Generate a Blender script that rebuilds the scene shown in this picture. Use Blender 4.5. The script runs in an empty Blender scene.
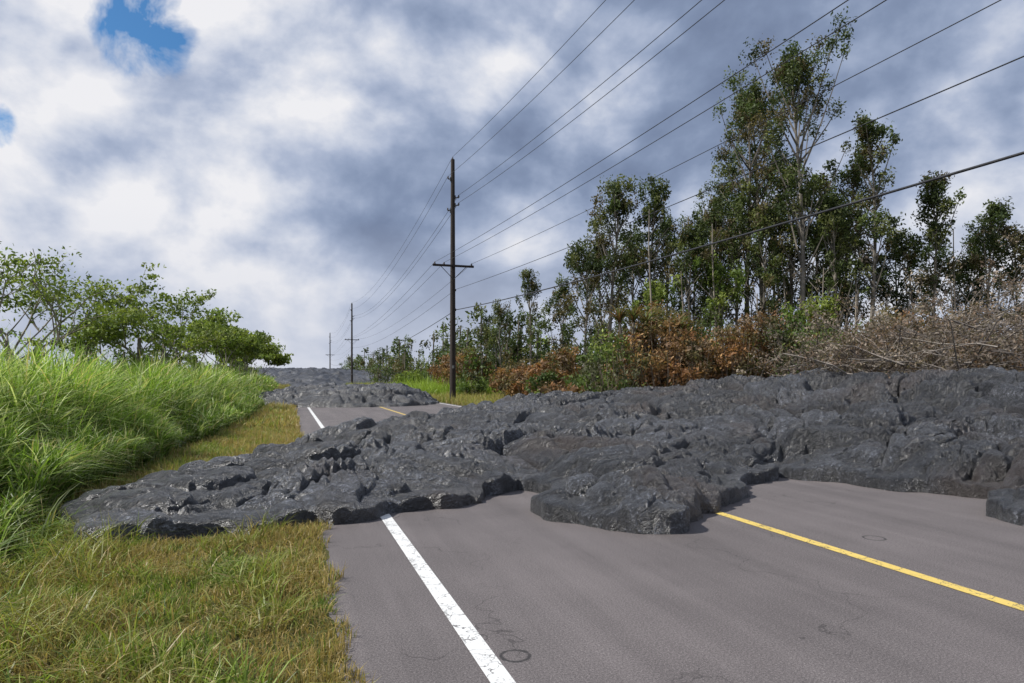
import bpy, math, random
import numpy as np
from mathutils import Vector
random.seed(7)
rng = np.random.default_rng(11)
scene = bpy.context.scene
col = scene.collection
scene.view_settings.view_transform = 'Standard'
scene.view_settings.look = 'None'
scene.view_settings.exposure = 0

# ------------------------------------------------------------------ noise
def h2(ix, iy, s):
    n = (ix*374761393 + iy*668265263 + s*1442695041) & 0xffffffff
    n = ((n ^ (n >> 13))*1274126177) & 0xffffffff
    n = n ^ (n >> 16)
    return n/4294967296.0
def gn(x, y, s=0):
    ix = np.floor(x).astype(np.int64); iy = np.floor(y).astype(np.int64)
    fx = x-ix; fy = y-iy
    u = fx*fx*fx*(fx*(fx*6-15)+10); v = fy*fy*fy*(fy*(fy*6-15)+10)
    def g(a, b):
        t = h2(ix+a, iy+b, s)*2*np.pi
        return np.cos(t)*(fx-a)+np.sin(t)*(fy-b)
    return ((g(0,0)*(1-u)+g(1,0)*u)*(1-v)+(g(0,1)*(1-u)+g(1,1)*u)*v)*1.5
def fbm(x, y, s=0, o=4, r=.5):
    a = 1; t = 0*x
    for i in range(o):
        t = t+a*gn(x*2**i, y*2**i, s+i*17); a *= r
    return t
def bil(x, y, s=0):
    # billow: round tops, sharp valleys
    return np.sqrt(np.abs(gn(x, y, s))+.002)*1.5
def voro(x, y, s=0):
    ix = np.floor(x).astype(np.int64); iy = np.floor(y).astype(np.int64)
    f1 = np.full(x.shape, 9.); f2 = f1.copy(); cid = 0*x
    for a in (-1, 0, 1):
        for b in (-1, 0, 1):
            jx = ix+a; jy = iy+b
            px = jx+.1+.8*h2(jx, jy, s); py = jy+.1+.8*h2(jx, jy, s+5)
            d = np.hypot(px-x, py-y)
            r = h2(jx, jy, s+9)
            m = d < f1
            f2 = np.where(m, f1, np.minimum(f2, d))
            cid = np.where(m, r, cid)
            f1 = np.where(m, d, f1)
    return f1, f2, cid
def sst(a, b, x):
    t = np.clip((x-a)/(b-a), 0, 1); return t*t*(3-2*t)
def prof(e):
    e = np.clip(e, 0, 1); return np.sqrt(np.clip(1-(1-e)**2, 0, 1))
def polysdf(x, y, P):
    P = np.array(P, float); d = np.full(x.shape, 1e9); ins = np.zeros(x.shape, bool)
    for i in range(len(P)):
        a = P[i]; b = P[(i+1) % len(P)]; e = b-a
        wx = x-a[0]; wy = y-a[1]
        t = np.clip((wx*e[0]+wy*e[1])/(e@e), 0, 1)
        d = np.minimum(d, np.hypot(wx-e[0]*t, wy-e[1]*t))
        if a[1] != b[1]:
            c = ((a[1] > y) != (b[1] > y)) & (x < (b[0]-a[0])*(y-a[1])/(b[1]-a[1])+a[0])
            ins ^= c
    return np.where(ins, d, -d)

# ------------------------------------------------------------------ mesh builder
class MB:
    def __init__(s): s.v = []; s.q = []; s.c = []; s.m = []; s.n = 0
    def add(s, v, q, c, m=0):
        v = np.asarray(v, float).reshape(-1, 3); q = np.asarray(q, np.int64).reshape(-1, 4)
        c = np.asarray(c, float)
        if c.ndim == 1: c = np.tile(c, (len(v), 1))
        s.v.append(v); s.q.append(q+s.n); s.c.append(c); s.m.append(np.full(len(q), m, np.int32)); s.n += len(v)
    def tube(s, pts, rad, sides, c, m=0):
        pts = np.asarray(pts, float); k = len(pts)
        rad = np.broadcast_to(np.asarray(rad, float), (k,))
        tan = np.gradient(pts, axis=0)
        tan /= np.linalg.norm(tan, axis=1)[:, None]+1e-9
        ref = np.array([1., 0, 0]) if abs(tan[:, 0]).mean() < .7 else np.array([0, 0, 1.])
        a = np.cross(tan, ref); a /= np.linalg.norm(a, axis=1)[:, None]+1e-9
        b = np.cross(tan, a)
        th = np.arange(sides)/sides*2*np.pi
        v = pts[:, None]+rad[:, None, None]*(np.cos(th)[None, :, None]*a[:, None]+np.sin(th)[None, :, None]*b[:, None])
        i = np.arange(k-1)[:, None]*sides; j = np.arange(sides)[None]; j2 = (j+1) % sides
        q = np.stack([i+j, i+j2, i+sides+j2, i+sides+j], -1)
        s.add(v, q, c, m)
    def box(s, ctr, size, c, m=0):
        x, y, z = ctr; a, b, d = [t/2 for t in size]
        v = [(x+i*a, y+j*b, z+k*d) for i in (-1, 1) for j in (-1, 1) for k in (-1, 1)]
        s.add(v, [[0,1,3,2],[4,6,7,5],[0,4,5,1],[2,3,7,6],[0,2,6,4],[1,5,7,3]], c, m)
    def leaves(s, ctr, size, colr, asp=.45, up=.0, m=0):
        n = len(ctr)
        a = rng.normal(size=(n, 3)); a /= np.linalg.norm(a, axis=1)[:, None]
        b = rng.normal(size=(n, 3)); b[:, 2] += up; b = np.cross(a, b); b /= np.linalg.norm(b, axis=1)[:, None]+1e-9
        sz = (np.asarray(size)*(.6+.8*rng.random(n)))[:, None]
        v = np.stack([ctr-a*sz*.5, ctr+b*sz*asp*.5, ctr+a*sz*.5, ctr-b*sz*asp*.5], 1)
        s.add(v, np.arange(4*n).reshape(n, 4), np.repeat(colr, 4, 0), m)
    def blades(s, x, y, z, ln, w, lean, colr, segs=3, m=0, ang=None):
        n = len(x)
        if ang is None: ang = rng.random(n)*2*np.pi
        dx, dy = np.cos(ang), np.sin(ang)
        fa = rng.random(n)*np.pi; wx, wy = np.cos(fa), np.sin(fa)
        V = []; C = []
        for i in range(segs+1):
            t = i/segs
            hx = ln*lean*t**1.7; hz = ln*(t-lean*.55*t**2.3)
            ww = w*.5*max(.06, (1-t)**.6)
            cx = x+dx*hx; cy = y+dy*hx; cz = z+hz
            V.append(np.stack([cx-wx*ww, cy-wy*ww, cz], -1)); V.append(np.stack([cx+wx*ww, cy+wy*ww, cz], -1))
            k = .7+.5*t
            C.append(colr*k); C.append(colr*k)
        V = np.stack(V, 1); C = np.stack(C, 1)
        b = (np.arange(n)*(2*(segs+1)))[:, None]
        Q = np.stack([np.stack([b[:, 0]+2*i, b[:, 0]+2*i+1, b[:, 0]+2*i+3, b[:, 0]+2*i+2], -1) for i in range(segs)], 1)
        s.add(V.reshape(-1, 3), Q.reshape(-1, 4), C.reshape(-1, 3), m)
    def build(s, name, mats, smooth=False, parent=None):
        v = np.concatenate(s.v); q = np.concatenate(s.q); c = np.concatenate(s.c); m = np.concatenate(s.m)
        me = bpy.data.meshes.new(name)
        me.vertices.add(len(v)); me.vertices.foreach_set('co', v.astype(np.float32).ravel())
        me.loops.add(len(q)*4); me.loops.foreach_set('vertex_index', q.astype(np.int32).ravel())
        me.polygons.add(len(q)); me.polygons.foreach_set('loop_start', np.arange(0, len(q)*4, 4, dtype=np.int32))
        me.polygons.foreach_set('material_index', m)
        me.polygons.foreach_set('use_smooth', np.full(len(q), smooth))
        me.update(calc_edges=True)
        at = me.color_attributes.new('Col', 'FLOAT_COLOR', 'POINT')
        at.data.foreach_set('color', np.concatenate([c, np.ones((len(c), 1))], 1).astype(np.float32).ravel())
        for mt in mats: me.materials.append(mt)
        o = bpy.data.objects.new(name, me); col.objects.link(o)
        if parent: o.parent = parent
        return o

# ------------------------------------------------------------------ materials
def newmat(name):
    m = bpy.data.materials.new(name); m.use_nodes = True
    nt = m.node_tree; nt.nodes.clear()
    out = nt.nodes.new('ShaderNodeOutputMaterial')
    return m, nt, out
def principled(nt, rough=.5, spec=.5):
    n = nt.nodes.new('ShaderNodeBsdfPrincipled'); n.inputs['Roughness'].default_value = rough
    n.inputs['Specular IOR Level'].default_value = spec; return n
def math_(nt, op, a, b=None, clamp=False):
    n = nt.nodes.new('ShaderNodeMath'); n.operation = op; n.use_clamp = clamp
    for i, t in enumerate((a, b)):
        if t is None: continue
        if isinstance(t, (int, float)): n.inputs[i].default_value = t
        else: nt.links.new(t, n.inputs[i])
    return n.outputs[0]
def ramp(nt, f, stops):
    r = nt.nodes.new('ShaderNodeValToRGB'); e = r.color_ramp.elements
    while len(e) > 1: e.remove(e[-1])
    e[0].position = stops[0][0]; c = stops[0][1]
    e[0].color = (c, c, c, 1) if isinstance(c, (int, float)) else (*c, 1)
    for p, c in stops[1:]:
        x = e.new(p); x.color = (c, c, c, 1) if isinstance(c, (int, float)) else (*c, 1)
    nt.links.new(f, r.inputs[0]); return r.outputs[0]
def mix(nt, f, a, b, bt='MIX'):
    n = nt.nodes.new('ShaderNodeMix'); n.data_type = 'RGBA'; n.blend_type = bt
    for i, t in ((0, f), (6, a), (7, b)):
        if isinstance(t, (int, float)): n.inputs[i].default_value = t
        elif isinstance(t, tuple): n.inputs[i].default_value = (*t, 1)
        else: nt.links.new(t, n.inputs[i])
    return n.outputs[2]
def noise(nt, vec, scale, detail=4, rough=.5, dist=0):
    n = nt.nodes.new('ShaderNodeTexNoise'); n.inputs['Scale'].default_value = scale
    n.inputs['Detail'].default_value = detail; n.inputs['Roughness'].default_value = rough
    n.inputs['Distortion'].default_value = dist
    if vec is not None: nt.links.new(vec, n.inputs['Vector'])
    return n.outputs['Fac']
def objco(nt): return nt.nodes.new('ShaderNodeTexCoord').outputs['Object']
def mapping(nt, vec, sc=(1, 1, 1), rot=(0, 0, 0), loc=(0, 0, 0)):
    n = nt.nodes.new('ShaderNodeMapping'); n.inputs['Scale'].default_value = sc; n.inputs['Rotation'].default_value = rot
    n.inputs['Location'].default_value = loc
    nt.links.new(vec, n.inputs['Vector']); return n.outputs[0]
def bump(nt, h, dist, strength=1., nrm=None):
    n = nt.nodes.new('ShaderNodeBump'); n.inputs['Distance'].default_value = dist; n.inputs['Strength'].default_value = strength
    nt.links.new(h, n.inputs['Height'])
    if nrm is not None: nt.links.new(nrm, n.inputs['Normal'])
    return n.outputs[0]
def crackv(nt, co, scale, wobs, woba):
    v = nt.nodes.new('ShaderNodeTexVoronoi'); v.feature = 'DISTANCE_TO_EDGE'; v.inputs['Scale'].default_value = scale
    wob = nt.nodes.new('ShaderNodeVectorMath'); wob.operation = 'ADD'
    nn = nt.nodes.new('ShaderNodeTexNoise'); nn.inputs['Scale'].default_value = wobs; nn.inputs['Detail'].default_value = 3
    sc = nt.nodes.new('ShaderNodeVectorMath'); sc.operation = 'SCALE'; sc.inputs['Scale'].default_value = woba
    nt.links.new(co, nn.inputs['Vector']); nt.links.new(nn.outputs['Color'], sc.inputs[0])
    nt.links.new(co, wob.inputs[0]); nt.links.new(sc.outputs[0], wob.inputs[1]); nt.links.new(wob.outputs[0], v.inputs['Vector'])
    return v.outputs['Distance']

def foliage_mat(name, trans=.35, rough=.6):
    m, nt, out = newmat(name)
    a = nt.nodes.new('ShaderNodeAttribute'); a.attribute_name = 'Col'
    p = principled(nt, rough, .35)
    t = nt.nodes.new('ShaderNodeBsdfTranslucent')
    nt.links.new(a.outputs['Color'], p.inputs['Base Color'])
    nt.links.new(mix(nt, 1.0, a.outputs['Color'], (1.2, 1.25, .7), 'MULTIPLY'), t.inputs['Color'])
    ms = nt.nodes.new('ShaderNodeMixShader'); ms.inputs[0].default_value = trans
    nt.links.new(p.outputs[0], ms.inputs[1]); nt.links.new(t.outputs[0], ms.inputs[2])
    nt.links.new(ms.outputs[0], out.inputs[0]); return m
M_leaf = foliage_mat('leaf_mat', .3)
M_grass = foliage_mat('grass_mat', .35, .45)

def attr_mat(name, rough=.9, nscale=8, bd=.02, stretch=(1, 1, .15)):
    m, nt, out = newmat(name)
    a = nt.nodes.new('ShaderNodeAttribute'); a.attribute_name = 'Col'
    co = mapping(nt, objco(nt), stretch)
    n = noise(nt, co, nscale, 4, .65)
    c = mix(nt, 1., a.outputs['Color'], ramp(nt, n, [(.3, .5), (.7, 1.4)]), 'MULTIPLY')
    p = principled(nt, rough, .4)
    nt.links.new(c, p.inputs['Base Color']); nt.links.new(bump(nt, n, bd), p.inputs['Normal'])
    nt.links.new(p.outputs[0], out.inputs[0]); return m
M_bark = attr_mat('bark_mat')
M_wood = attr_mat('pole_wood_mat', .85, 14, .01, (1, 1, .05))
M_metal = attr_mat('fitting_mat', .45, 20, .002)

def lava_mat():
    m, nt, out = newmat('lava_mat'); co = objco(nt)
    med = noise(nt, mapping(nt, co, (1, 1.9, 1.3), (0, 0, .15)), 9, 5, .68, 1.0)
    fine = noise(nt, co, 44, 3, .8)
    patch = noise(nt, co, 1.4, 4, .65)
    a = nt.nodes.new('ShaderNodeAttribute'); a.attribute_name = 'Col'   # r = oxidised, g = age of the lobe
    sa = nt.nodes.new('ShaderNodeSeparateColor'); nt.links.new(a.outputs['Color'], sa.inputs[0])
    pt = math_(nt, 'ADD', math_(nt, 'MULTIPLY', patch, .75), math_(nt, 'MULTIPLY', sa.outputs[1], .25))
    c = ramp(nt, pt, [(.36, (.008, .0085, .010)), (.50, (.021, .022, .025)), (.66, (.056, .059, .067))])
    c = mix(nt, .9, c, ramp(nt, med, [(.36, .25), (.5, .85), (.60, 2.2)]), 'MULTIPLY')
    c = mix(nt, .9, c, ramp(nt, fine, [(.38, .25), (.5, .80), (.57, 2.0), (.66, 5.0)]), 'MULTIPLY')
    c = mix(nt, sa.outputs[0], c, (.050, .033, .023))
    h = math_(nt, 'ADD', math_(nt, 'MULTIPLY', med, .085), math_(nt, 'MULTIPLY', fine, .030))
    b = bump(nt, h, 1.0, 1.)
    p = principled(nt, .35, 1.0)
    p.inputs['IOR'].default_value = 1.55
    nt.links.new(c, p.inputs['Base Color']); nt.links.new(b, p.inputs['Normal'])
    nt.links.new(ramp(nt, fine, [(.35, .50), (.65, .24)]), p.inputs['Roughness'])
    nt.links.new(p.outputs[0], out.inputs[0]); return m
M_lava = lava_mat()

def road_mat():
    m, nt, out = newmat('asphalt_mat'); co = objco(nt)
    sx = nt.nodes.new('ShaderNodeSeparateXYZ'); nt.links.new(co, sx.inputs[0])
    big = noise(nt, co, .7, 5, .6); st = noise(nt, mapping(nt, co, (2.2, .12, 1)), 1.5, 4, .6)
    fine = noise(nt, co, 85, 3, .85); sp = noise(nt, co, 230, 1, .9)
    c = ramp(nt, fine, [(.34, (.070, .060, .060)), (.5, (.120, .105, .103)), (.64, (.205, .183, .177))])
    c = mix(nt, .8, c, ramp(nt, big, [(.3, .80), (.7, 1.16)]), 'MULTIPLY')
    c = mix(nt, .8, c, ramp(nt, st, [(.3, .80), (.7, 1.2)]), 'MULTIPLY')
    c = mix(nt, .9, c, ramp(nt, sp, [(.35, .6), (.5, 1.), (.66, 1.7)]), 'MULTIPLY')
    crk = ramp(nt, crackv(nt, co, .45, 2.2, .9), [(0, .5), (.0022, 1)])
    crk = mix(nt, ramp(nt, big, [(.45, 0), (.55, 1)]), crk, (1., 1., 1.))
    c = mix(nt, 1., c, crk, 'MULTIPLY')
    for (rx, ry, rr) in ((1.13, 3.38, .075), (5.05, 4.85, .09)):
        dx = math_(nt, 'SUBTRACT', sx.outputs[0], rx); dy = math_(nt, 'SUBTRACT', sx.outputs[1], ry)
        d = math_(nt, 'SQRT', math_(nt, 'ADD', math_(nt, 'MULTIPLY', dx, dx), math_(nt, 'MULTIPLY', dy, dy)))
        d = math_(nt, 'ABSOLUTE', math_(nt, 'SUBTRACT', d, rr))
        d = math_(nt, 'ADD', d, math_(nt, 'MULTIPLY', math_(nt, 'SUBTRACT', noise(nt, co, 25, 2), .5), .03))
        c = mix(nt, ramp(nt, d, [(.004, .8), (.014, 0)]), c, (.015, .015, .015))
    p = principled(nt, .75, .4)
    nt.links.new(c, p.inputs['Base Color'])
    nt.links.new(bump(nt, fine, .005, .7), p.inputs['Normal'])
    nt.links.new(p.outputs[0], out.inputs[0]); return m
def paint_mat(name, base, wear):
    m, nt, out = newmat(name); co = objco(nt)
    n = noise(nt, co, 45, 6, .75); n2 = noise(nt, co, 3, 4, .6); f = noise(nt, co, 200, 2, .7)
    cr = ramp(nt, crackv(nt, co, 5, 9, .25), [(.008, 1), (.022, 0)])
    w = ramp(nt, math_(nt, 'ADD', n, math_(nt, 'MULTIPLY', math_(nt, 'SUBTRACT', n2, .5), .35)), [(wear, 0), (wear+.07, 1)])
    w = math_(nt, 'MAXIMUM', w, math_(nt, 'MULTIPLY', cr, .8))
    c = mix(nt, ramp(nt, n2, [(.3, 0), (.8, .5)]), base, tuple(b*.72 for b in base))
    c = mix(nt, .5, c, ramp(nt, f, [(.3, .75), (.7, 1.15)]), 'MULTIPLY')
    c = mix(nt, w, c, (.08, .072, .07))
    p = principled(nt, .7, .4)
    nt.links.new(c, p.inputs['Base Color']); nt.links.new(bump(nt, n, .002, .5), p.inputs['Normal'])
    nt.links.new(p.outputs[0], out.inputs[0]); return m
def ground_mat():
    m, nt, out = newmat('ground_mat'); co = objco(nt)
    n = noise(nt, co, .35, 5, .6); f = noise(nt, co, 18, 5, .7)
    c = ramp(nt, n, [(.35, (.105, .085, .035)), (.5, (.11, .11, .035)), (.65, (.065, .085, .022))])
    c = mix(nt, .9, c, ramp(nt, f, [(.3, .45), (.7, 1.4)]), 'MULTIPLY')
    p = principled(nt, .95, .2)
    nt.links.new(c, p.inputs['Base Color']); nt.links.new(bump(nt, f, .05), p.inputs['Normal'])
    nt.links.new(p.outputs[0], out.inputs[0]); return m

# ------------------------------------------------------------------ ground / road
def sheet(name, xs, ys, z, mat):
    xs = np.array(xs, float); ys = np.array(ys, float)
    X, Y = np.meshgrid(xs, ys); nx = len(xs); ny = len(ys)
    v = np.stack([X, Y, 0*X+z], -1)
    i = (np.arange(ny-1)[:, None]*nx+np.arange(nx-1)[None]); q = np.stack([i, i+1, i+nx+1, i+nx], -1)
    b = MB(); b.add(v, q, (.1, .1, .1)); return b.build(name, [mat])
sheet('ground', np.linspace(-3000, 3000, 31), np.linspace(-3000, 3000, 31), -.004, ground_mat())
ys = np.concatenate([np.arange(-60, 60, .1), np.arange(60, 320, 4)])
xl = .25+.10*gn(ys*.6, ys*0+3)+.05*gn(ys*3, ys*0+7)+.02*gn(ys*8, ys*0+7); xr = 8.95+.12*gn(ys*.6, ys*0+13)+.06*gn(ys*3, ys*0+17)
b = MB(); v = np.stack([np.stack([xl, ys, 0*ys], -1), np.stack([xr, ys, 0*ys], -1)], 1); i = np.arange(len(ys)-1)*2
b.add(v, np.stack([i, i+1, i+3, i+2], -1), (.1, .1, .1)); b.build('road', [road_mat()])
ys2 = np.linspace(-60, 320, 96)
sheet('white_edge_line', [.915, 1.03], ys2, .004, paint_mat('white_paint', (.76, .76, .74), .59))
sheet('white_edge_line', [8.25, 8.365], ys2, .004, bpy.data.materials['white_paint'])
sheet('yellow_centre_line', [4.34, 4.45], ys2, .004, paint_mat('yellow_paint', (.72, .53, .14), .59))

# ------------------------------------------------------------------ lava
POLY = [(-2.25,7.95),(-1.75,7.1),(-1.23,6.7),(-.41,6.68),(.12,7.0),(.98,7.25),(1.74,7.48),(2.35,8.2),(2.84,8.35),(2.86,7.5),(2.58,6.5),(2.9,5.85),(3.4,5.72),(3.9,5.9),(4.6,6.5),
        (5.7,7.45),(6.85,8.17),(7.3,7.4),(7.75,6.1),(8.0,5.6),(7.5,5.5),(6.95,5.3),(6.85,4.7),(7.5,4.2),(9,3.4),(11,1),(15,-3),(20,-8),(45,-8),(45,27),(30,27),(22,22),(15,21),(11,21),(8,20),(5.5,18.5),(3.0,16.8),(1.2,15.0),(.0,13.0),(-.9,11),(-1.9,9.2)]
CP = np.array([(-1.2,8.8,.26),(-.24,10.6,.37),(.68,11.9,.50),(1.3,13.8,.55),(2.4,14.8,.60),(3.8,16.3,.70),(6.8,17.4,.88),(8.3,15.2,1.12),(10.1,13.5,1.36),(12.5,12.7,1.46),(13.1,10.4,1.52),
               (3.2,6.7,.38),(3.1,7.8,.44),(3,9.5,.46),(1,8.8,.33),(5,10,.52),(7.5,9.6,.52),(10,9,.82),(9,7,.52),(8,4.8,.34),(5,13,.66),(11,6,.74),(16,8,1.45),(20,5,1.4),(20,14,1.4),(30,15,1.5),(30,0,1.4),(12,18,1.0),(6,8.2,.38),(4.2,8.8,.48),(9,19,.8)])
def lava_height(X, Y, P, CPs, s=0, rim=.22, amp=1., inset=1.4, fine=1.):
    wx = X+.24*fbm(X*1.1, Y*1.1, 3+s, 3, .4)+.03*gn(X*5, Y*5, 5+s); wy = Y+.24*fbm(X*1.1, Y*1.1, 31+s, 3, .4)+.03*gn(X*5, Y*5, 55+s)
    d = polysdf(wx, wy, P)
    num = 0; den = 0
    for (cx, cy, ch) in CPs:
        w = 1/(((X-cx)**2+(Y-cy)**2)**1.35+.15); num = num+w*ch; den = den+w
    mac = num/den
    A = amp*(.80+.50*mac/CPs_max)
    rm = rim*(1+.6*gn(X*1.0, Y*1.0, 71+s))
    h = rm*prof(d/.24)+np.maximum(mac-rm, 0)*sst(-.1, inset, d)**.8
    k = sst(.2, 1.0, d)
    N = .38*A*fbm(X*.34+.12*Y, Y*.60, 91+s, 2, .40)
    T = h+N; stp = .20; q = T/stp; fl = np.floor(q); tp = prof((q-fl)/.30)
    Tt = stp*(fl+tp)-N*.72
    h = h*(1-k*.9)+Tt*k*.9
    ax = X+.60*fbm(X*.5, Y*.5, 7+s, 2, .4)+.05*gn(X*2.5, Y*2.5, 9); ay = Y+.60*fbm(X*.5, Y*.5, 17+s, 2, .4)+.05*gn(X*2.5, Y*2.5, 10)
    ca, sa = math.cos(-.12), math.sin(-.12)
    px = (ax*ca+ay*sa)/1.9; py = (-ax*sa+ay*ca)/.92
    f1, f2, c1 = voro(px, py, 2+s); t1 = prof((f2-f1)/.40)
    g1, g2, c2 = voro(ax/.70+c1*9, ay/.42, 22+s); t2 = prof((g2-g1)/.48)
    e = sst(0, .30, d)
    small = sst(.35, .7, c1)
    h = h+e*A*(.27*(t1-1)+.14*(c1-.5)*t1+.080*(t2-1)*small)
    b1 = bil(ax*.85+.35*ay, ay*2.1-.3*ax, 144+s); b2 = bil(ax*1.9-.5*ay, ay*4.6+.4*ax, 145+s); b3 = bil(ax*4.2+.9*ay, ay*9.5-.6*ax, 147+s)
    msk = .5+.7*sst(-.3, .3, gn(X*.8, Y*.8, 146+s))
    h = h+e*A*(.115*(b1-.8)+.072*(b2-.8)*msk+.034*(b3-.8)*msk*fine)
    cr = np.abs(fbm(X*.42, Y*1.05, 63+s, 2, .42)); h = h-e*.22*A*(1-sst(0, .035, cr))*sst(-.25, .1, gn(X*.3, Y*.3, 8+s))
    fold = sst(-.16, .06, gn(X*.60, Y*.60, 99+s)+.02)
    wob = .13*fbm(X*.9, Y*.9, 77+s, 2)
    rp = np.where(c1 < .6, np.abs(np.sin((f1+wob)*math.pi/.11)), np.abs(np.sin((px*.9+py*.25+wob)*math.pi/.085)))
    h = h+e*.068*A*(rp-.4)*fold*sst(.3, 1, t1)*fine
    h = h+e*(.012*gn(X*9, Y*9, 14+s)+.009*gn(X*19, Y*19, 15+s))
    h = np.where(d > 0, np.maximum(h, .01+.16*prof(d/.2)), -.06)
    rust = sst(.2, .55, gn(X*.8, Y*.8, 400+s)+.35*gn(X*3, Y*3, 401+s))*.30*(1-.6*t1)+.55*fold*sst(.05, .4, gn(X*.6, Y*.6, 404+s))
    rel = np.where(d < .5, np.clip(h, 0, .22)/.22, np.minimum(1, tp*t1))
    return h, d, rust, rel, c1
def blur(a, n, w):
    for _ in range(n):
        for axx in (0, 1):
            a = (a+np.roll(a, w, axx)+np.roll(a, -w, axx))/3
    return a
def lava_obj(name, xs, ys, P, CPs, rustk=1., push=.10, **kw):
    X, Y = np.meshgrid(xs, ys); H, d, rust, rel, c1 = lava_height(X, Y, P, CPs, **kw)
    Hb = blur(np.maximum(H, 0), 3, 2); rel = blur(rel, 2, 1); c1 = blur(c1, 1, 1)
    gy, gx = np.gradient(Hb, ys, xs)
    sl = np.hypot(gx, gy)+1e-6; kk = push*rel*sst(.15, 1.1, sl)
    X2 = X-gx/sl*kk; Y2 = Y-gy/sl*kk
    nx = len(xs); ny = len(ys)
    i = (np.arange(ny-1)[:, None]*nx+np.arange(nx-1)[None]); q = np.stack([i, i+1, i+nx+1, i+nx], -1).reshape(-1, 4)
    inside = (H > 0).ravel(); q = q[inside[q].any(1)]
    used = np.zeros(nx*ny, bool); used[q.ravel()] = True; rm = np.cumsum(used)-1
    v = np.stack([X2, Y2, H], -1).reshape(-1, 3)[used]
    c = np.stack([np.clip(rust*rustk, 0, 1).ravel()[used], c1.ravel()[used], 0*c1.ravel()[used]], 1)
    b = MB(); b.add(v, rm[q], c); return b.build(name, [M_lava], smooth=True)
def ax_(*segs):
    return np.concatenate([np.arange(a, b_, s) for a, b_, s in segs])
CPs_max = 1.4
lava_obj('lava_flow', ax_((-3, 9.5, .020), (9.5, 17, .033), (17, 46, .25)), ax_((-9, 3.5, .15), (3.5, 11, .020), (11, 22, .042), (22, 28, .2)), POLY, CP)
P2 = [(-2.6,37),(-1.4,35.5),(1,35),(3,34.2),(5.5,34.8),(7,36),(8.2,38.5),(8.4,42),(8,46),(3,47),(-1,46),(-2.5,42)]
C2 = [(-1,39,.45),(2,41,.85),(5,41,1.0),(7,41,.9)]
lava_obj('lava_flow', ax_((-4, 10, .08)), ax_((33, 49, .08)), P2, C2, s=200, inset=2.0, amp=1.2, rustk=.4, fine=0)
P3 = [(-40,120),(-15,112),(-4,118),(5,114),(12,118),(30,112),(60,122),(60,220),(-40,220)]
C3 = [(-20,150,3),(0,150,2.7),(5,140,2.6),(10,160,3.2),(30,150,3),(0,200,4)]
CPs_max = 4.
lava_obj('lava_field', ax_((-42, 62, .6)), ax_((110, 222, .6)), P3, C3, s=300, inset=18, amp=2.2, rustk=0, fine=0)

# ------------------------------------------------------------------ grasses
def pick(n, cols, w):
    cols = np.array(cols); return cols[rng.choice(len(cols), n, p=np.array(w)/sum(w))]*(.7+.6*rng.random((n, 1)))
def offlava(x, y, mrg=.02):
    return polysdf(x, y, POLY) < -mrg
GREEN = [(.18,.255,.036),(.24,.32,.055),(.11,.17,.028),(.38,.40,.15),(.44,.34,.15)]
STRAW = np.array((.47,.34,.135))
b = MB()
def turf(n, x0, x1, y0, y1, ln, w, cols, wt, lean=.55, segs=2, cond=None, dryk=.85):
    x = x0+(x1-x0)*rng.random(n); y = y0+(y1-y0)*rng.random(n)
    k = offlava(x, y)
    if cond is not None: k &= cond(x, y)
    x = x[k]; y = y[k]; n = len(x)
    pt = fbm(x*1.1, y*1.1, 5, 3)
    L = ln*(.5+rng.random(n))*(1+.7*pt)
    c = pick(n, cols, wt)
    dry = np.clip(sst(-.25, .2, gn(x*1.1, y*1.1, 41)+.7*gn(x*3, y*3, 42)+.45*sst(-2.2, .2, x)-.08), 0, 1)[:, None]*(rng.random((n, 1)) < .85)
    c = c*(1-dry*dryk)+STRAW*(.5+.7*rng.random((n, 1)))*dry*dryk
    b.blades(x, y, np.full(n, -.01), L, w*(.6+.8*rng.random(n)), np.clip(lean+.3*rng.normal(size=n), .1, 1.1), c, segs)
edge = lambda x, y: x < .25+.12*gn(y*1.7, y*0+2)+.10*gn(y*7, y*0+9)+.05
turf(80000, -3.6, .45, 2.2, 7.6, .085, .0075, GREEN, [4,3,3,1,3], cond=edge)
turf(20000, -3.6, .1, 2.2, 7.8, .22, .011, GREEN, [4,5,3,1,2], .75, 3, cond=lambda x, y: gn(x*1.5, y*1.5, 8)+.45*sst(-.4, -2.0, x) > .14, dryk=.35)
turf(36000, -2.6, .4, 8, 20, .14, .014, GREEN, [3,5,1,3,4], cond=edge)
turf(26000, -2.4, .4, 20, 60, .22, .035, GREEN, [3,5,1,3,3], cond=edge)
turf(9000, -2.4, .4, 60, 130, .4, .09, GREEN, [3,4,1,2,2], cond=edge)
b.build('verge_grass', [M_grass])
b = MB()
turf(34000, 8.6, 14.5, 20, 60, .38, .035, GREEN, [3,6,1,4,3], dryk=.55)
turf(12000, 9.1, 16, 60, 140, .6, .09, GREEN, [3,5,1,3,2], dryk=.35)
turf(8000, 9.1, 15, 47, 66, 1.1, .06, [(.26,.36,.05)], [1], dryk=0)
b.build('verge_grass', [M_grass])
def bankx(y): return -2.35+1.1*sst(8, 26, y)+.25*gn(y*.5, y*0+5)+.15*gn(y*1.7, y*0+8)
b = MB()
GT = [(.165,.265,.034),(.24,.355,.058),(.095,.16,.025),(.50,.54,.27),(.46,.39,.18)]
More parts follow.
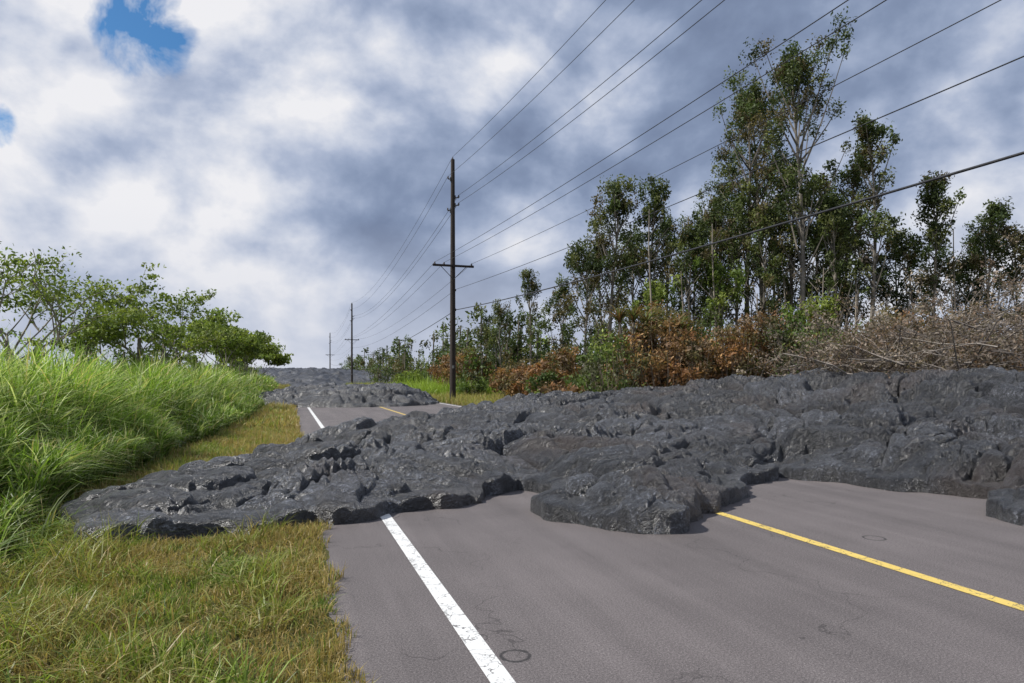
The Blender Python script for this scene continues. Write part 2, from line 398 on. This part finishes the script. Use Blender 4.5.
def tall(n, x0, y0, y1, w, segs=4, thr=.38):
    y = y0+(y1-y0)*rng.random(n); x = bankx(y)-(x0*rng.random(n)**1.3)
    f1, f2, cid = voro(x*1.5, y*1.5, 4)
    k = (f1 < thr+.25*rng.random(n)) & offlava(x, y, .1); x = x[k]; y = y[k]; cid = cid[k]; f1 = f1[k]; n = len(x)
    dd = bankx(y)-x
    Ht = (.55+1.25*sst(0, 1.7, dd))*(1+.28*fbm(x*.6, y*.6, 3, 3))*(.70+.55*cid)
    Ht *= (.62+.38*sst(6.0, 8.6, y))
    z = rng.random(n)**.8*Ht*.50
    L = np.minimum(Ht*(.45+.38*rng.random(n)), 1.3)
    L = np.where(rng.random(n) < .04, (Ht-z)*1.15, L)
    lean = np.clip(.68+.35*rng.normal(size=n), .12, 1.4)
    wind = rng.normal(size=n)*1.7-.35
    c = pick(n, GT, [5,5,3,4,1.3])
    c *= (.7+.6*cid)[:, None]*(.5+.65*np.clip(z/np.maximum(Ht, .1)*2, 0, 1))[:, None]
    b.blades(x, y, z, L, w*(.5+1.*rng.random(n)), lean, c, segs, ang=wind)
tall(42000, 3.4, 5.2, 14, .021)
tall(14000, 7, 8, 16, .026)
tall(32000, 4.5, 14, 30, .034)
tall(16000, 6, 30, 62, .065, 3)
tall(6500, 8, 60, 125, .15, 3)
n = 13000; x = -2.0-3.2*rng.random(n)**.8; y = 3.6+3.6*rng.random(n)
f1, f2, cid = voro(x*1.9, y*1.9, 14); k = (f1 < .34+.15*cid) & (cid > .22) & offlava(x, y, .05) & (gn(x*.8, y*.8, 3)+.25*(-x-2.5) > -.15); x = x[k]; y = y[k]; n = len(x)
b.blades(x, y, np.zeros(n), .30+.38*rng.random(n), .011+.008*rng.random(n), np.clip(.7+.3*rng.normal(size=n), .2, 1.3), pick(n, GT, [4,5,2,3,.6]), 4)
b.build('tall_grass', [M_grass])

# ------------------------------------------------------------------ trees
def clump(b, c, r, n, size, cols, flat=.75, asp=.45):
    p = rng.normal(size=(n, 3)); p /= np.linalg.norm(p, axis=1)[:, None]; p *= (rng.random(n)**.42)[:, None]
    p *= 1+.35*np.sin(p[:, :1]*5+rng.random()*6)
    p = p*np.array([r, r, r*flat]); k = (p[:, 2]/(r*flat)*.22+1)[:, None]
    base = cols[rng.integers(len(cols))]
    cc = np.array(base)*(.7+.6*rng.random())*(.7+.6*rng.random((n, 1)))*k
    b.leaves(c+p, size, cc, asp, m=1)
OHIA = [(.068,.096,.028),(.088,.115,.034),(.050,.072,.023),(.125,.14,.044),(.115,.095,.043)]
def ohia(x, y, H, cr, start=.3, dens=1., cols=OHIA, leaf=.13, name='ohia_tree'):
    b = MB(); k = 12; t = np.linspace(0, 1, k)
    ph = rng.random(2)*6; lean = rng.normal(size=2)*.02*H
    tx = x+lean[0]*t**1.5+.016*H*np.sin(t*5+ph[0])*t; ty = y+lean[1]*t**1.5+.016*H*np.sin(t*4+ph[1])*t
    pts = np.stack([tx, ty, t*H*.95-.1], -1); r0 = .008*H+.03
    bark = np.array((.27,.24,.20))*(.6+.6*rng.random())
    b.tube(pts, r0*(1-.85*t), 6, bark, 0)
    nb = int(H*2.9*dens)+5
    gaps = rng.random(3)*.6+.3
    for i in range(nb):
        f = start+(1-start)*((i+rng.random())/nb)
        if np.min(np.abs(gaps-f)) < .022 and f < .9: continue
        u = (f-start)/(1-start)
        rad = cr*(.40+.75*math.sin(min(1, u*1.05+.12)*math.pi)**.8)*(.5+.65*rng.random())
        if u > .93: rad *= .4
        az = i*2.4+rng.random()*.9
        p0 = np.array([np.interp(f, t, pts[:, 0]), np.interp(f, t, pts[:, 1]), f*H*.95])
        el = .6+.6*rng.random()
        dr = np.array([math.cos(az)*math.cos(el), math.sin(az)*math.cos(el), math.sin(el)])
        L = rad/max(.4, math.cos(el))*.9; s = np.linspace(0, 1, 5)[:, None]
        br = p0+dr*L*s+np.array([0, 0, .25*L])*s**2; br[-1, 2] = min(br[-1, 2], H*1.0)
        b.tube(br, r0*.30*(1-.8*s[:, 0])+.006, 4, bark*.8, 0)
        nc = 1 if rng.random() < .25 else 2+int(rng.random()*2)
        for j in range(nc):
            q = br[-1]-dr*L*.6*rng.random()*(j > 0)+rng.normal(size=3)*np.array([.22, .22, .30])*cr*(j > 0)
            rr = (.22+.28*rng.random())*(.5+.30*cr)
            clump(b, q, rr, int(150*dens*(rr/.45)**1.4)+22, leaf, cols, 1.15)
    return b.build(name, [M_bark, M_leaf])
T = [(19.96,22.9,15.1,1.9,.36),(19.3,25.2,13.9,1.5,.36),(21.2,26.5,15.0,1.7,.38),(21.95,21.2,11.9,.95,.38),(23.3,23.9,11.3,1.2,.33),
     (24.3,20.4,9.5,.9,.40),(27.2,20.5,8.6,.9,.4),(28.3,20.2,7.6,1.0,.35),(13.5,27.2,10.2,1.05,.40),(15.1,26.6,10.1,1.2,.36),
     (15.7,24.3,7.6,1.1,.32),(19.0,27.4,9.6,.9,.4),(18.6,25.0,9.6,.9,.4),(15.2,42.4,8.8,.8,.25),(12.5,27.7,6.9,1.2,.35),
     (13.6,33.4,6.4,1.0,.2),(14.8,47.8,6.9,1.0,.2),(15.1,52.9,6.3,1.1,.2),(26.4,23.95,8.3,1.0,.35),(23.2,25.4,10.8,1.1,.35),
     (28.1,22.4,7.4,1.1,.3),(17.9,29.9,9.4,1.1,.35),(16.2,30.5,8.6,1.1,.35),(31,18.5,8.5,1.1,.35),(33.5,14.5,9.5,1.3,.35),(36,9,9,1.3,.35),(20.8,24.4,11.5,1.0,.35),(25.6,22.5,7.6,.9,.3),(22.2,23.2,8.5,1.1,.25),(17,26.0,8.3,.9,.3),
     (20.2,28.6,11.0,1.1,.35),(22.6,27.8,10.6,1.1,.35),(24.8,26.5,9.6,1.1,.35),(14.3,29.5,8.0,1.1,.3),(21.0,22.2,9.2,.9,.35),(18.3,23.2,8.4,.9,.35)]
for (x, y, H, cr, st) in T:
    ohia(x, y, H, cr, st, dens=1.0)
YG = [(.15,.20,.036),(.11,.165,.033),(.18,.22,.045)]
ohia(16.6, 23.4, 6.0, 1.1, .3, .8, YG, .16, 'young_albizia_tree'); ohia(19.2, 21.6, 4.2, 1.2, .2, .8, YG, .16, 'young_albizia_tree')
ohia(14.2, 24.4, 5.0, 1.1, .2, .8, YG, .16, 'young_albizia_tree')
for i in range(34):
    x = 13+18*rng.random(); y = 22+8*rng.random()-(x-13)*.3; H = 3+5*rng.random(); b = MB(); t = np.linspace(0, 1, 7)
    p = np.stack([x+.25*np.sin(t*4+i)*t, y+.2*np.sin(t*3+i)*t, t*H], -1); cc = (.30,.26,.21)
    b.tube(p, .05*(1-.8*t)+.008, 5, cc)
    for j in range(8):
        f = .35+.6*rng.random(); a = rng.random()*6.3; L = .5+.7*rng.random(); o = np.array([np.interp(f, t, p[:, 0]), np.interp(f, t, p[:, 1]), f*H])
        s = np.linspace(0, 1, 4)[:, None]; b.tube(o+s*L*np.array([math.cos(a)*.7, math.sin(a)*.7, .8])+rng.normal(size=(4, 3))*.03*s, .012, 3, cc)
    b.build('dead_sapling', [M_bark])

BROWN = [(.25,.125,.052),(.19,.108,.052),(.29,.17,.068),(.20,.14,.085),(.15,.125,.055)]
GSH = [(.085,.13,.034),(.12,.17,.042),(.17,.21,.045),(.09,.095,.045)]
def shrub(x, y, r, H, cols, name, leaf=.13, n=None, z0=0, dens=1.):
    b = MB(); n = n or int(9*r*H/1.2)+6
    for i in range(n):
        a = rng.random()*6.3; q = rng.random()**.5*r; h = H*(.25+.75*rng.random())*(1-.35*(q/r)**2)
        c = np.array([x+q*math.cos(a), y+q*math.sin(a), z0+h]); s = np.linspace(0, 1, 4)[:, None]
        p0 = np.array([x+q*.3*math.cos(a), y+q*.3*math.sin(a), z0-.1])
        b.tube(p0+(c-p0)*s+rng.normal(size=(4, 3))*.05*s, .022*(1-.6*s[:, 0]), 4, (.2,.16,.12), 0)
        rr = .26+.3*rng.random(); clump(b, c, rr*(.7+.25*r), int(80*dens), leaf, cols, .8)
    return b.build(name, [M_bark, M_leaf])
rs = np.random.default_rng(5)
for i in range(42):
    t = i/41; x = 11.0+16*t+rs.normal()*.5; y = 22.4-3.6*t+rs.normal()*.9
    if x < 11.8: c = GSH
    else: c = BROWN if rs.random() < .84 else GSH
    shrub(x, y, 1.0+.6*rs.random(), 2.4+2.0*rs.random(), c, 'scorched_shrub' if c is BROWN else 'green_shrub')
for (x, y, r, H, c) in [(14.8,36,1.6,3.0,BROWN),(12.9,31,1.3,2.9,BROWN),(13.2,52,2.0,4.0,BROWN),(13.5,58,2.0,3.2,BROWN),(11.2,28.5,1.1,1.6,GSH),(10.5,62,1.3,2.2,YG),(12.2,66,1.4,2.2,YG),(14.6,42,1.3,2.6,BROWN),(11.9,25.5,1.0,3.1,GSH),(12.4,47,1.0,2.0,GSH),
                        (12.2,34,1.2,2.2,BROWN),(12.6,38,1.3,2.3,BROWN),(11.6,30,1.0,2.0,BROWN),(13.4,40,1.4,2.8,BROWN),(10.6,25.5,.9,1.3,BROWN)]:
    shrub(x, y, r, H, c, 'scorched_shrub' if c is BROWN else 'green_shrub', .2)
for (x, y, H) in [(11.9,22.4,3.7),(12.7,22.0,3.2),(13.6,22.6,3.4)]:
    b = MB()
    for j in range(5):
        a = rng.random()*6.3; tip = np.array([x+.6*math.cos(a), y+.6*math.sin(a), H*(.7+.28*rng.random())]); s = np.linspace(0, 1, 5)[:, None]
        b.tube(np.array([x, y, -.1])+(tip-np.array([x, y, -.1]))*np.concatenate([s**1.4, s**1.4, s], 1), .06, 5, (.22,.19,.15), 0)
        n = 60; cc = pick(n, [(.15,.17,.06),(.22,.17,.08),(.28,.15,.07)], [3,2,2])
        b.blades(np.full(n, tip[0]), np.full(n, tip[1]), np.full(n, tip[2]-.1)+.15*rng.random(n), .75+.3*rng.random(n), np.full(n, .07), .3+.95*rng.random(n), cc, 4, 1)
    b.build('pandanus_plant', [M_bark, M_leaf])

b = MB()
def mass(n, fx, cols, r0, r1, leaf, per):
    for i in range(n):
        c, h = fx(); c = np.array(c, float); nl = max(1, int(h/(r0*1.7)))
        b.tube(np.array([[c[0], c[1], -.1], [c[0]+.1, c[1], h*.9]]), .07, 4, (.16,.14,.11), 0)
        for j in range(nl+1):
            z = h*(.2+.8*(j+.5*rng.random())/(nl+1)); rr = (r0+(r1-r0)*rng.random())*(1.15-.5*z/h)
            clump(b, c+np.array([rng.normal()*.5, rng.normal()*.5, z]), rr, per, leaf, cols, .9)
mass(85, lambda: ((14.5+24*(u := rng.random()), 31-7*u+5*rng.random(), 0), 2.2+2.6*rng.random()), OHIA+GSH+BROWN[:3], .6, 1.1, .22, 75)
b.build('understorey_trees', [M_bark, M_leaf])
b = MB()
mass(95, lambda: ((13.8+6*rng.random(), 46+180*rng.random()**1.2, 0), 3.5+4.5*rng.random()**1.6), OHIA+GSH, .7, 1.4, .32, 75)
mass(60, lambda: ((15+60*rng.random(), 60+110*rng.random(), 0), 5+4*rng.random()), OHIA+GSH, 1.0, 2.0, .5, 80)
b.build('distant_treeline', [M_bark, M_leaf])

ALB = [(.20,.26,.046),(.15,.21,.038),(.24,.29,.055),(.12,.165,.034)]
def spread(x, y, H, R, name, seed, depth=4, per=42, leaf=.13, cols=ALB, cl=.55, fs=.4, trunks=3):
    b = MB(); r = np.random.default_rng(seed)
    def rec(p, d, L, rad, k):
        s = np.linspace(0, 1, 5)[:, None]; bend = r.normal(size=3)*.15; bend[2] = abs(bend[2])*.3
        pts = p+d*L*s+bend*L*s**2; b.tube(pts, rad*(1-.4*s[:, 0]), 5 if k > 2 else 4, (.24,.21,.17), 0)
        e = pts[-1]
        if k <= 1:
            for j in range(2 if k else 3):
                clump(b, e+r.normal(size=3)*np.array([.35, .35, .12])*cl*1.5-d*L*.3*j, cl*(.6+.6*r.random()), per, leaf, cols, fs, .5)
        if k == 0: return
        for j in range(3 if k > 1 else 2):
            a = r.random()*6.3; nd_ = d+np.array([math.cos(a), math.sin(a), -.12+.3*r.random()])*.85
            nd_ /= np.linalg.norm(nd_); nd_[2] = max(nd_[2], .05+.1*r.random()); rec(e, nd_, L*(.66+.2*r.random()), rad*.55, k-1)
    for j in range(trunks):
        a = j*2.1+r.random(); d = np.array([math.cos(a)*.45*R/H*2, math.sin(a)*.45*R/H*2, 1.]); d /= np.linalg.norm(d)
        rec(np.array([x, y, -.1]), d, H*.40, .075, depth-1)
    return b.build(name, [M_bark, M_leaf])
spread(-7.2, 21.2, 4.9, 2.6, 'roadside_tree', 3, 4, 22, .11, trunks=2)
spread(-5.9, 19.6, 4.4, 1.6, 'roadside_tree', 13, 4, 17, .11, trunks=2)
spread(-9.0, 18.6, 4.9, 2.2, 'roadside_tree', 23, 4, 22, .12, trunks=2)
spread(-5.8, 30, 4.4, 2.4, 'albizia_tree', 4, 4, 44, .15, trunks=2)
spread(-5.6, 40, 6.4, 2.6, 'albizia_tree', 5, 4, 38, .18, trunks=2)
spread(-5.0, 52, 5.8, 2.6, 'albizia_tree', 7, 4, 46, .22, cl=.7, trunks=2)
spread(-5.2, 66, 5.8, 2.6, 'albizia_tree', 8, 4, 50, .26, cl=.8, trunks=3)
spread(-5.0, 84, 6.0, 2.6, 'albizia_tree', 9, 4, 45, .32, cl=.9, trunks=2)
spread(-4.8, 108, 5.8, 2.6, 'albizia_tree', 11, 4, 45, .4, cl=1., trunks=2)
b = MB()
mass(95, lambda: ((-4.6-6*rng.random(), 24+95*rng.random(), 0), 1.9+1.9*rng.random()), ALB+GSH, .45, .85, .2, 85)
b.build('roadside_hedge', [M_bark, M_leaf])

# dead brush pile on the lava
b = MB(); r = np.random.default_rng(9)
for i in range(520):
    u = r.random(); x = 12.9+12.0*u+r.normal()*.45; y = 14.2-3.3*u+r.normal()*1.0; z = 1.2+1.9*r.random()**1.2*min(1, .40+u*1.8)
    a = r.random()*6.3; el = r.normal()*.45+.25; L = .9+1.8*r.random(); d = np.array([math.cos(a)*math.cos(el), math.sin(a)*math.cos(el), math.sin(el)])
    s = np.linspace(0, 1, 6)[:, None]; p = np.array([x, y, z])-d*L*.4+d*L*s+np.cumsum(r.normal(size=(6, 3))*.05, 0)
    cc = np.array([(.25,.21,.18),(.18,.155,.135),(.33,.29,.25)][r.integers(3)])*(.6+.5*r.random())
    b.tube(p, (.008+.022*r.random()**2)*(1-.7*s[:, 0])+.003, 4, cc, 0)
    for j in range(5):
        o = p[1+r.integers(5)]; dd = d+r.normal(size=3)*.7; l2 = .25+.5*r.random()
        q = o+dd*l2*s+np.cumsum(r.normal(size=(6, 3))*.02, 0); b.tube(q, .0055*(1-.5*s[:, 0]), 3, cc, 0)
        if r.random() < .8: clump(b, q[-1], .17+.16*r.random(), 26, .085, [(.22,.175,.135),(.28,.23,.18),(.15,.12,.095),(.20,.14,.10)], .8)
b.build('dead_brush_pile', [M_bark, M_leaf])

# ------------------------------------------------------------------ utility poles and lines
WIRES = [(0,14.42,1.9,.010),(-.28,13.25,1.9,.010),(.36,12.2,1.8,.011),(.36,11.75,1.8,.011),(-1.1,8.17,1.0,.010),(-.55,8.17,1.0,.010),(1.1,8.17,1.0,.010),(.18,6.65,.9,.011),(.19,5.45,1.0,.022)]
POLES = [(9.2,39.1),(10.5,120),(11.5,201),(9.3,-41)]
WD = (.040,.030,.025)
for (px, py) in POLES:
    e = bpy.data.objects.new('utility_pole', None); col.objects.link(e); e.location = (px, py, 0)
    b = MB(); t = np.linspace(0, 1, 10); b.tube(np.stack([0*t, 0*t, -.3+14.55*t], -1), .19-.075*t, 12, WD); b.build('shaft', [M_wood], True, e)
    b = MB(); b.box((0, -.16, 8.0), (2.45, .10, .12), WD)
    for s in (-1, 1): b.tube([(s*.75, -.17, 7.95), (0, -.2, 7.2)], .02, 6, (.06,.055,.05))
    b.build('crossarm', [M_wood], False, e)
    b = MB(); gl = (.09,.07,.06)
    def ins(x, y, z):
        tt = np.array([0, .03, .03, .07, .07, .11, .11, .15, .17]); rr = np.array([.02, .02, .055, .05, .03, .03, .045, .035, .0])
        b.tube(np.stack([0*tt+x, 0*tt+y, tt+z], -1), rr, 8, gl)
    for x in (-1.1, -.55, 1.1): ins(x, -.16, 8.06-.03)
    ins(0, 0, 14.22)
    for (dx, z) in ((-.28, 13.25), (.36, 12.2), (.36, 11.75), (-.3, 11.4)):
        sg = 1 if dx > 0 else -1; b.box(((dx)/2, 0, z-.16), (abs(dx), .05, .05), gl); ins(dx, 0, z-.16)
        b.box((sg*.14, 0, z-.16), (.05, .14, .22), (.08, .08, .08))
    b.box((.15, 0, 6.6), (.08, .12, .12), gl); b.box((.15, 0, 5.45), (.08, .14, .14), gl)
    b.build('insulators', [M_metal], False, e)
    b = MB(); b.tube([(-.17, -.03, .2), (-.13, -.03, 7.0), (-.12, -.03, 11.5)], .015, 6, (.1, .1, .1)); b.box((-.02, -.185, 2.1), (.12, .012, .16), (.3, .3, .28)); b.build('ground_wire_and_tag', [M_metal], False, e)
PS = sorted(POLES, key=lambda p: p[1])
for (dx, z, sg, rad) in WIRES:
    b = MB(); pts = []
    for i in range(len(PS)-1):
        (x0, y0), (x1, y1) = PS[i], PS[i+1]; dy = -.16 if abs(z-8.17) < .01 else 0
        t = np.linspace(0, 1, 41)[(0 if i == 0 else 1):]
        pts.append(np.stack([x0+(x1-x0)*t+dx, y0+(y1-y0)*t+dy, z-4*sg*t*(1-t)], -1))
    b.tube(np.concatenate(pts), rad, 6, (.03, .03, .033)); b.build('power_line', [M_metal], True)

# ------------------------------------------------------------------ sky world
world = bpy.data.worlds.new('World'); scene.world = world; world.use_nodes = True
nt = world.node_tree; nt.nodes.clear()
out = nt.nodes.new('ShaderNodeOutputWorld'); bg = nt.nodes.new('ShaderNodeBackground'); bg.inputs['Strength'].default_value = .105
sunv = Vector((-.66, .12, .74)).normalized()
sky = nt.nodes.new('ShaderNodeTexSky'); sky.sky_type = 'NISHITA'; sky.sun_disc = False
sky.sun_elevation = math.asin(sunv.z); sky.sun_rotation = math.atan2(sunv.x, sunv.y)
gen = nt.nodes.new('ShaderNodeTexCoord').outputs['Generated']
sp = nt.nodes.new('ShaderNodeSeparateXYZ'); nt.links.new(gen, sp.inputs[0])
def blob(d, w):
    v = Vector(d).normalized(); n = nt.nodes.new('ShaderNodeVectorMath'); n.operation = 'DOT_PRODUCT'
    nt.links.new(gen, n.inputs[0]); n.inputs[1].default_value = v
    m = nt.nodes.new('ShaderNodeMapRange'); m.interpolation_type = 'SMOOTHSTEP'
    m.inputs[1].default_value = math.cos(math.radians(w)); m.inputs[2].default_value = 1
    nt.links.new(n.outputs['Value'], m.inputs[0]); return m.outputs[0]
gs = mapping(nt, gen, (1, 1, 1.35))
n1 = noise(nt, gs, 2.4, 3, .5, .2)
n3 = noise(nt, gs, 4.6, 8, .52, .1)
n3o = noise(nt, mapping(nt, gen, (1, 1, 1.35), loc=(-.022, 0, .045)), 4.6, 6, .52, .1)
v = math_(nt, 'ADD', math_(nt, 'MULTIPLY', n1, .55), math_(nt, 'MULTIPLY', n3, .45))
v = math_(nt, 'ADD', v, math_(nt, 'MULTIPLY', math_(nt, 'SUBTRACT', n3, n3o), .50))
for d, w, a in [((-.33,1.15,.36), 23, .125), ((.20,.98,.26), 15, -.04), ((.62,.85,.36), 14, -.01), ((.42,.93,.50), 9, .07), ((1.0,.62,.14), 20, .06), ((-.02,1.05,.10), 12, .09)]:
    v = math_(nt, 'ADD', v, math_(nt, 'MULTIPLY', blob(d, w), a))
cc = ramp(nt, v, [(.34, (1.75, 2.25, 3.45)), (.42, (2.2, 2.8, 4.15)), (.48, (2.95, 3.6, 5.05)), (.54, (4.1, 4.7, 6.1)), (.60, (5.9, 6.3, 7.3)), (.68, (8.2, 8.2, 8.5))])
hz = ramp(nt, sp.outputs[2], [(0, .8), (.10, .35), (.22, 0)])
cc = mix(nt, hz, cc, (5.9, 6.2, 7.1))
n4 = noise(nt, gen, 11, 5, .62, .4)
n4s = math_(nt, 'MULTIPLY', math_(nt, 'SUBTRACT', n4, .5), 2.8)
ba = blob((-.20,1.118,.515), 4.6); bb = blob((-.42,1.18,.37), 2.4)
hm = ramp(nt, math_(nt, 'ADD', math_(nt, 'MAXIMUM', ba, math_(nt, 'MULTIPLY', bb, .8)), n4s), [(.40, 0), (1.05, 1)])
hm = math_(nt, 'MULTIPLY', hm, ramp(nt, math_(nt, 'MAXIMUM', ba, bb), [(0.02, 0), (.55, 1)]))
skc = mix(nt, 1., sky.outputs[0], (.45, .85, 1.15), 'MULTIPLY')
fin = mix(nt, hm, cc, skc)
nt.links.new(fin, bg.inputs['Color']); nt.links.new(bg.outputs[0], out.inputs[0])

sun = bpy.data.lights.new('sun', 'SUN'); sun.energy = 5.0; sun.angle = math.radians(3); sun.color = (1, .965, .91)
so = bpy.data.objects.new('sun', sun); col.objects.link(so); so.rotation_euler = (-sunv).to_track_quat('-Z', 'Y').to_euler()

cam = bpy.data.cameras.new('camera'); cam.lens = 24; cam.sensor_width = 36; cam.shift_y = .0356; cam.clip_end = 6000; cam.clip_start = .05
co_ = bpy.data.objects.new('camera', cam); col.objects.link(co_); co_.location = (0, 0, 1.45)
co_.rotation_euler = (math.radians(90), 0, -math.radians(18.2)); scene.camera = co_
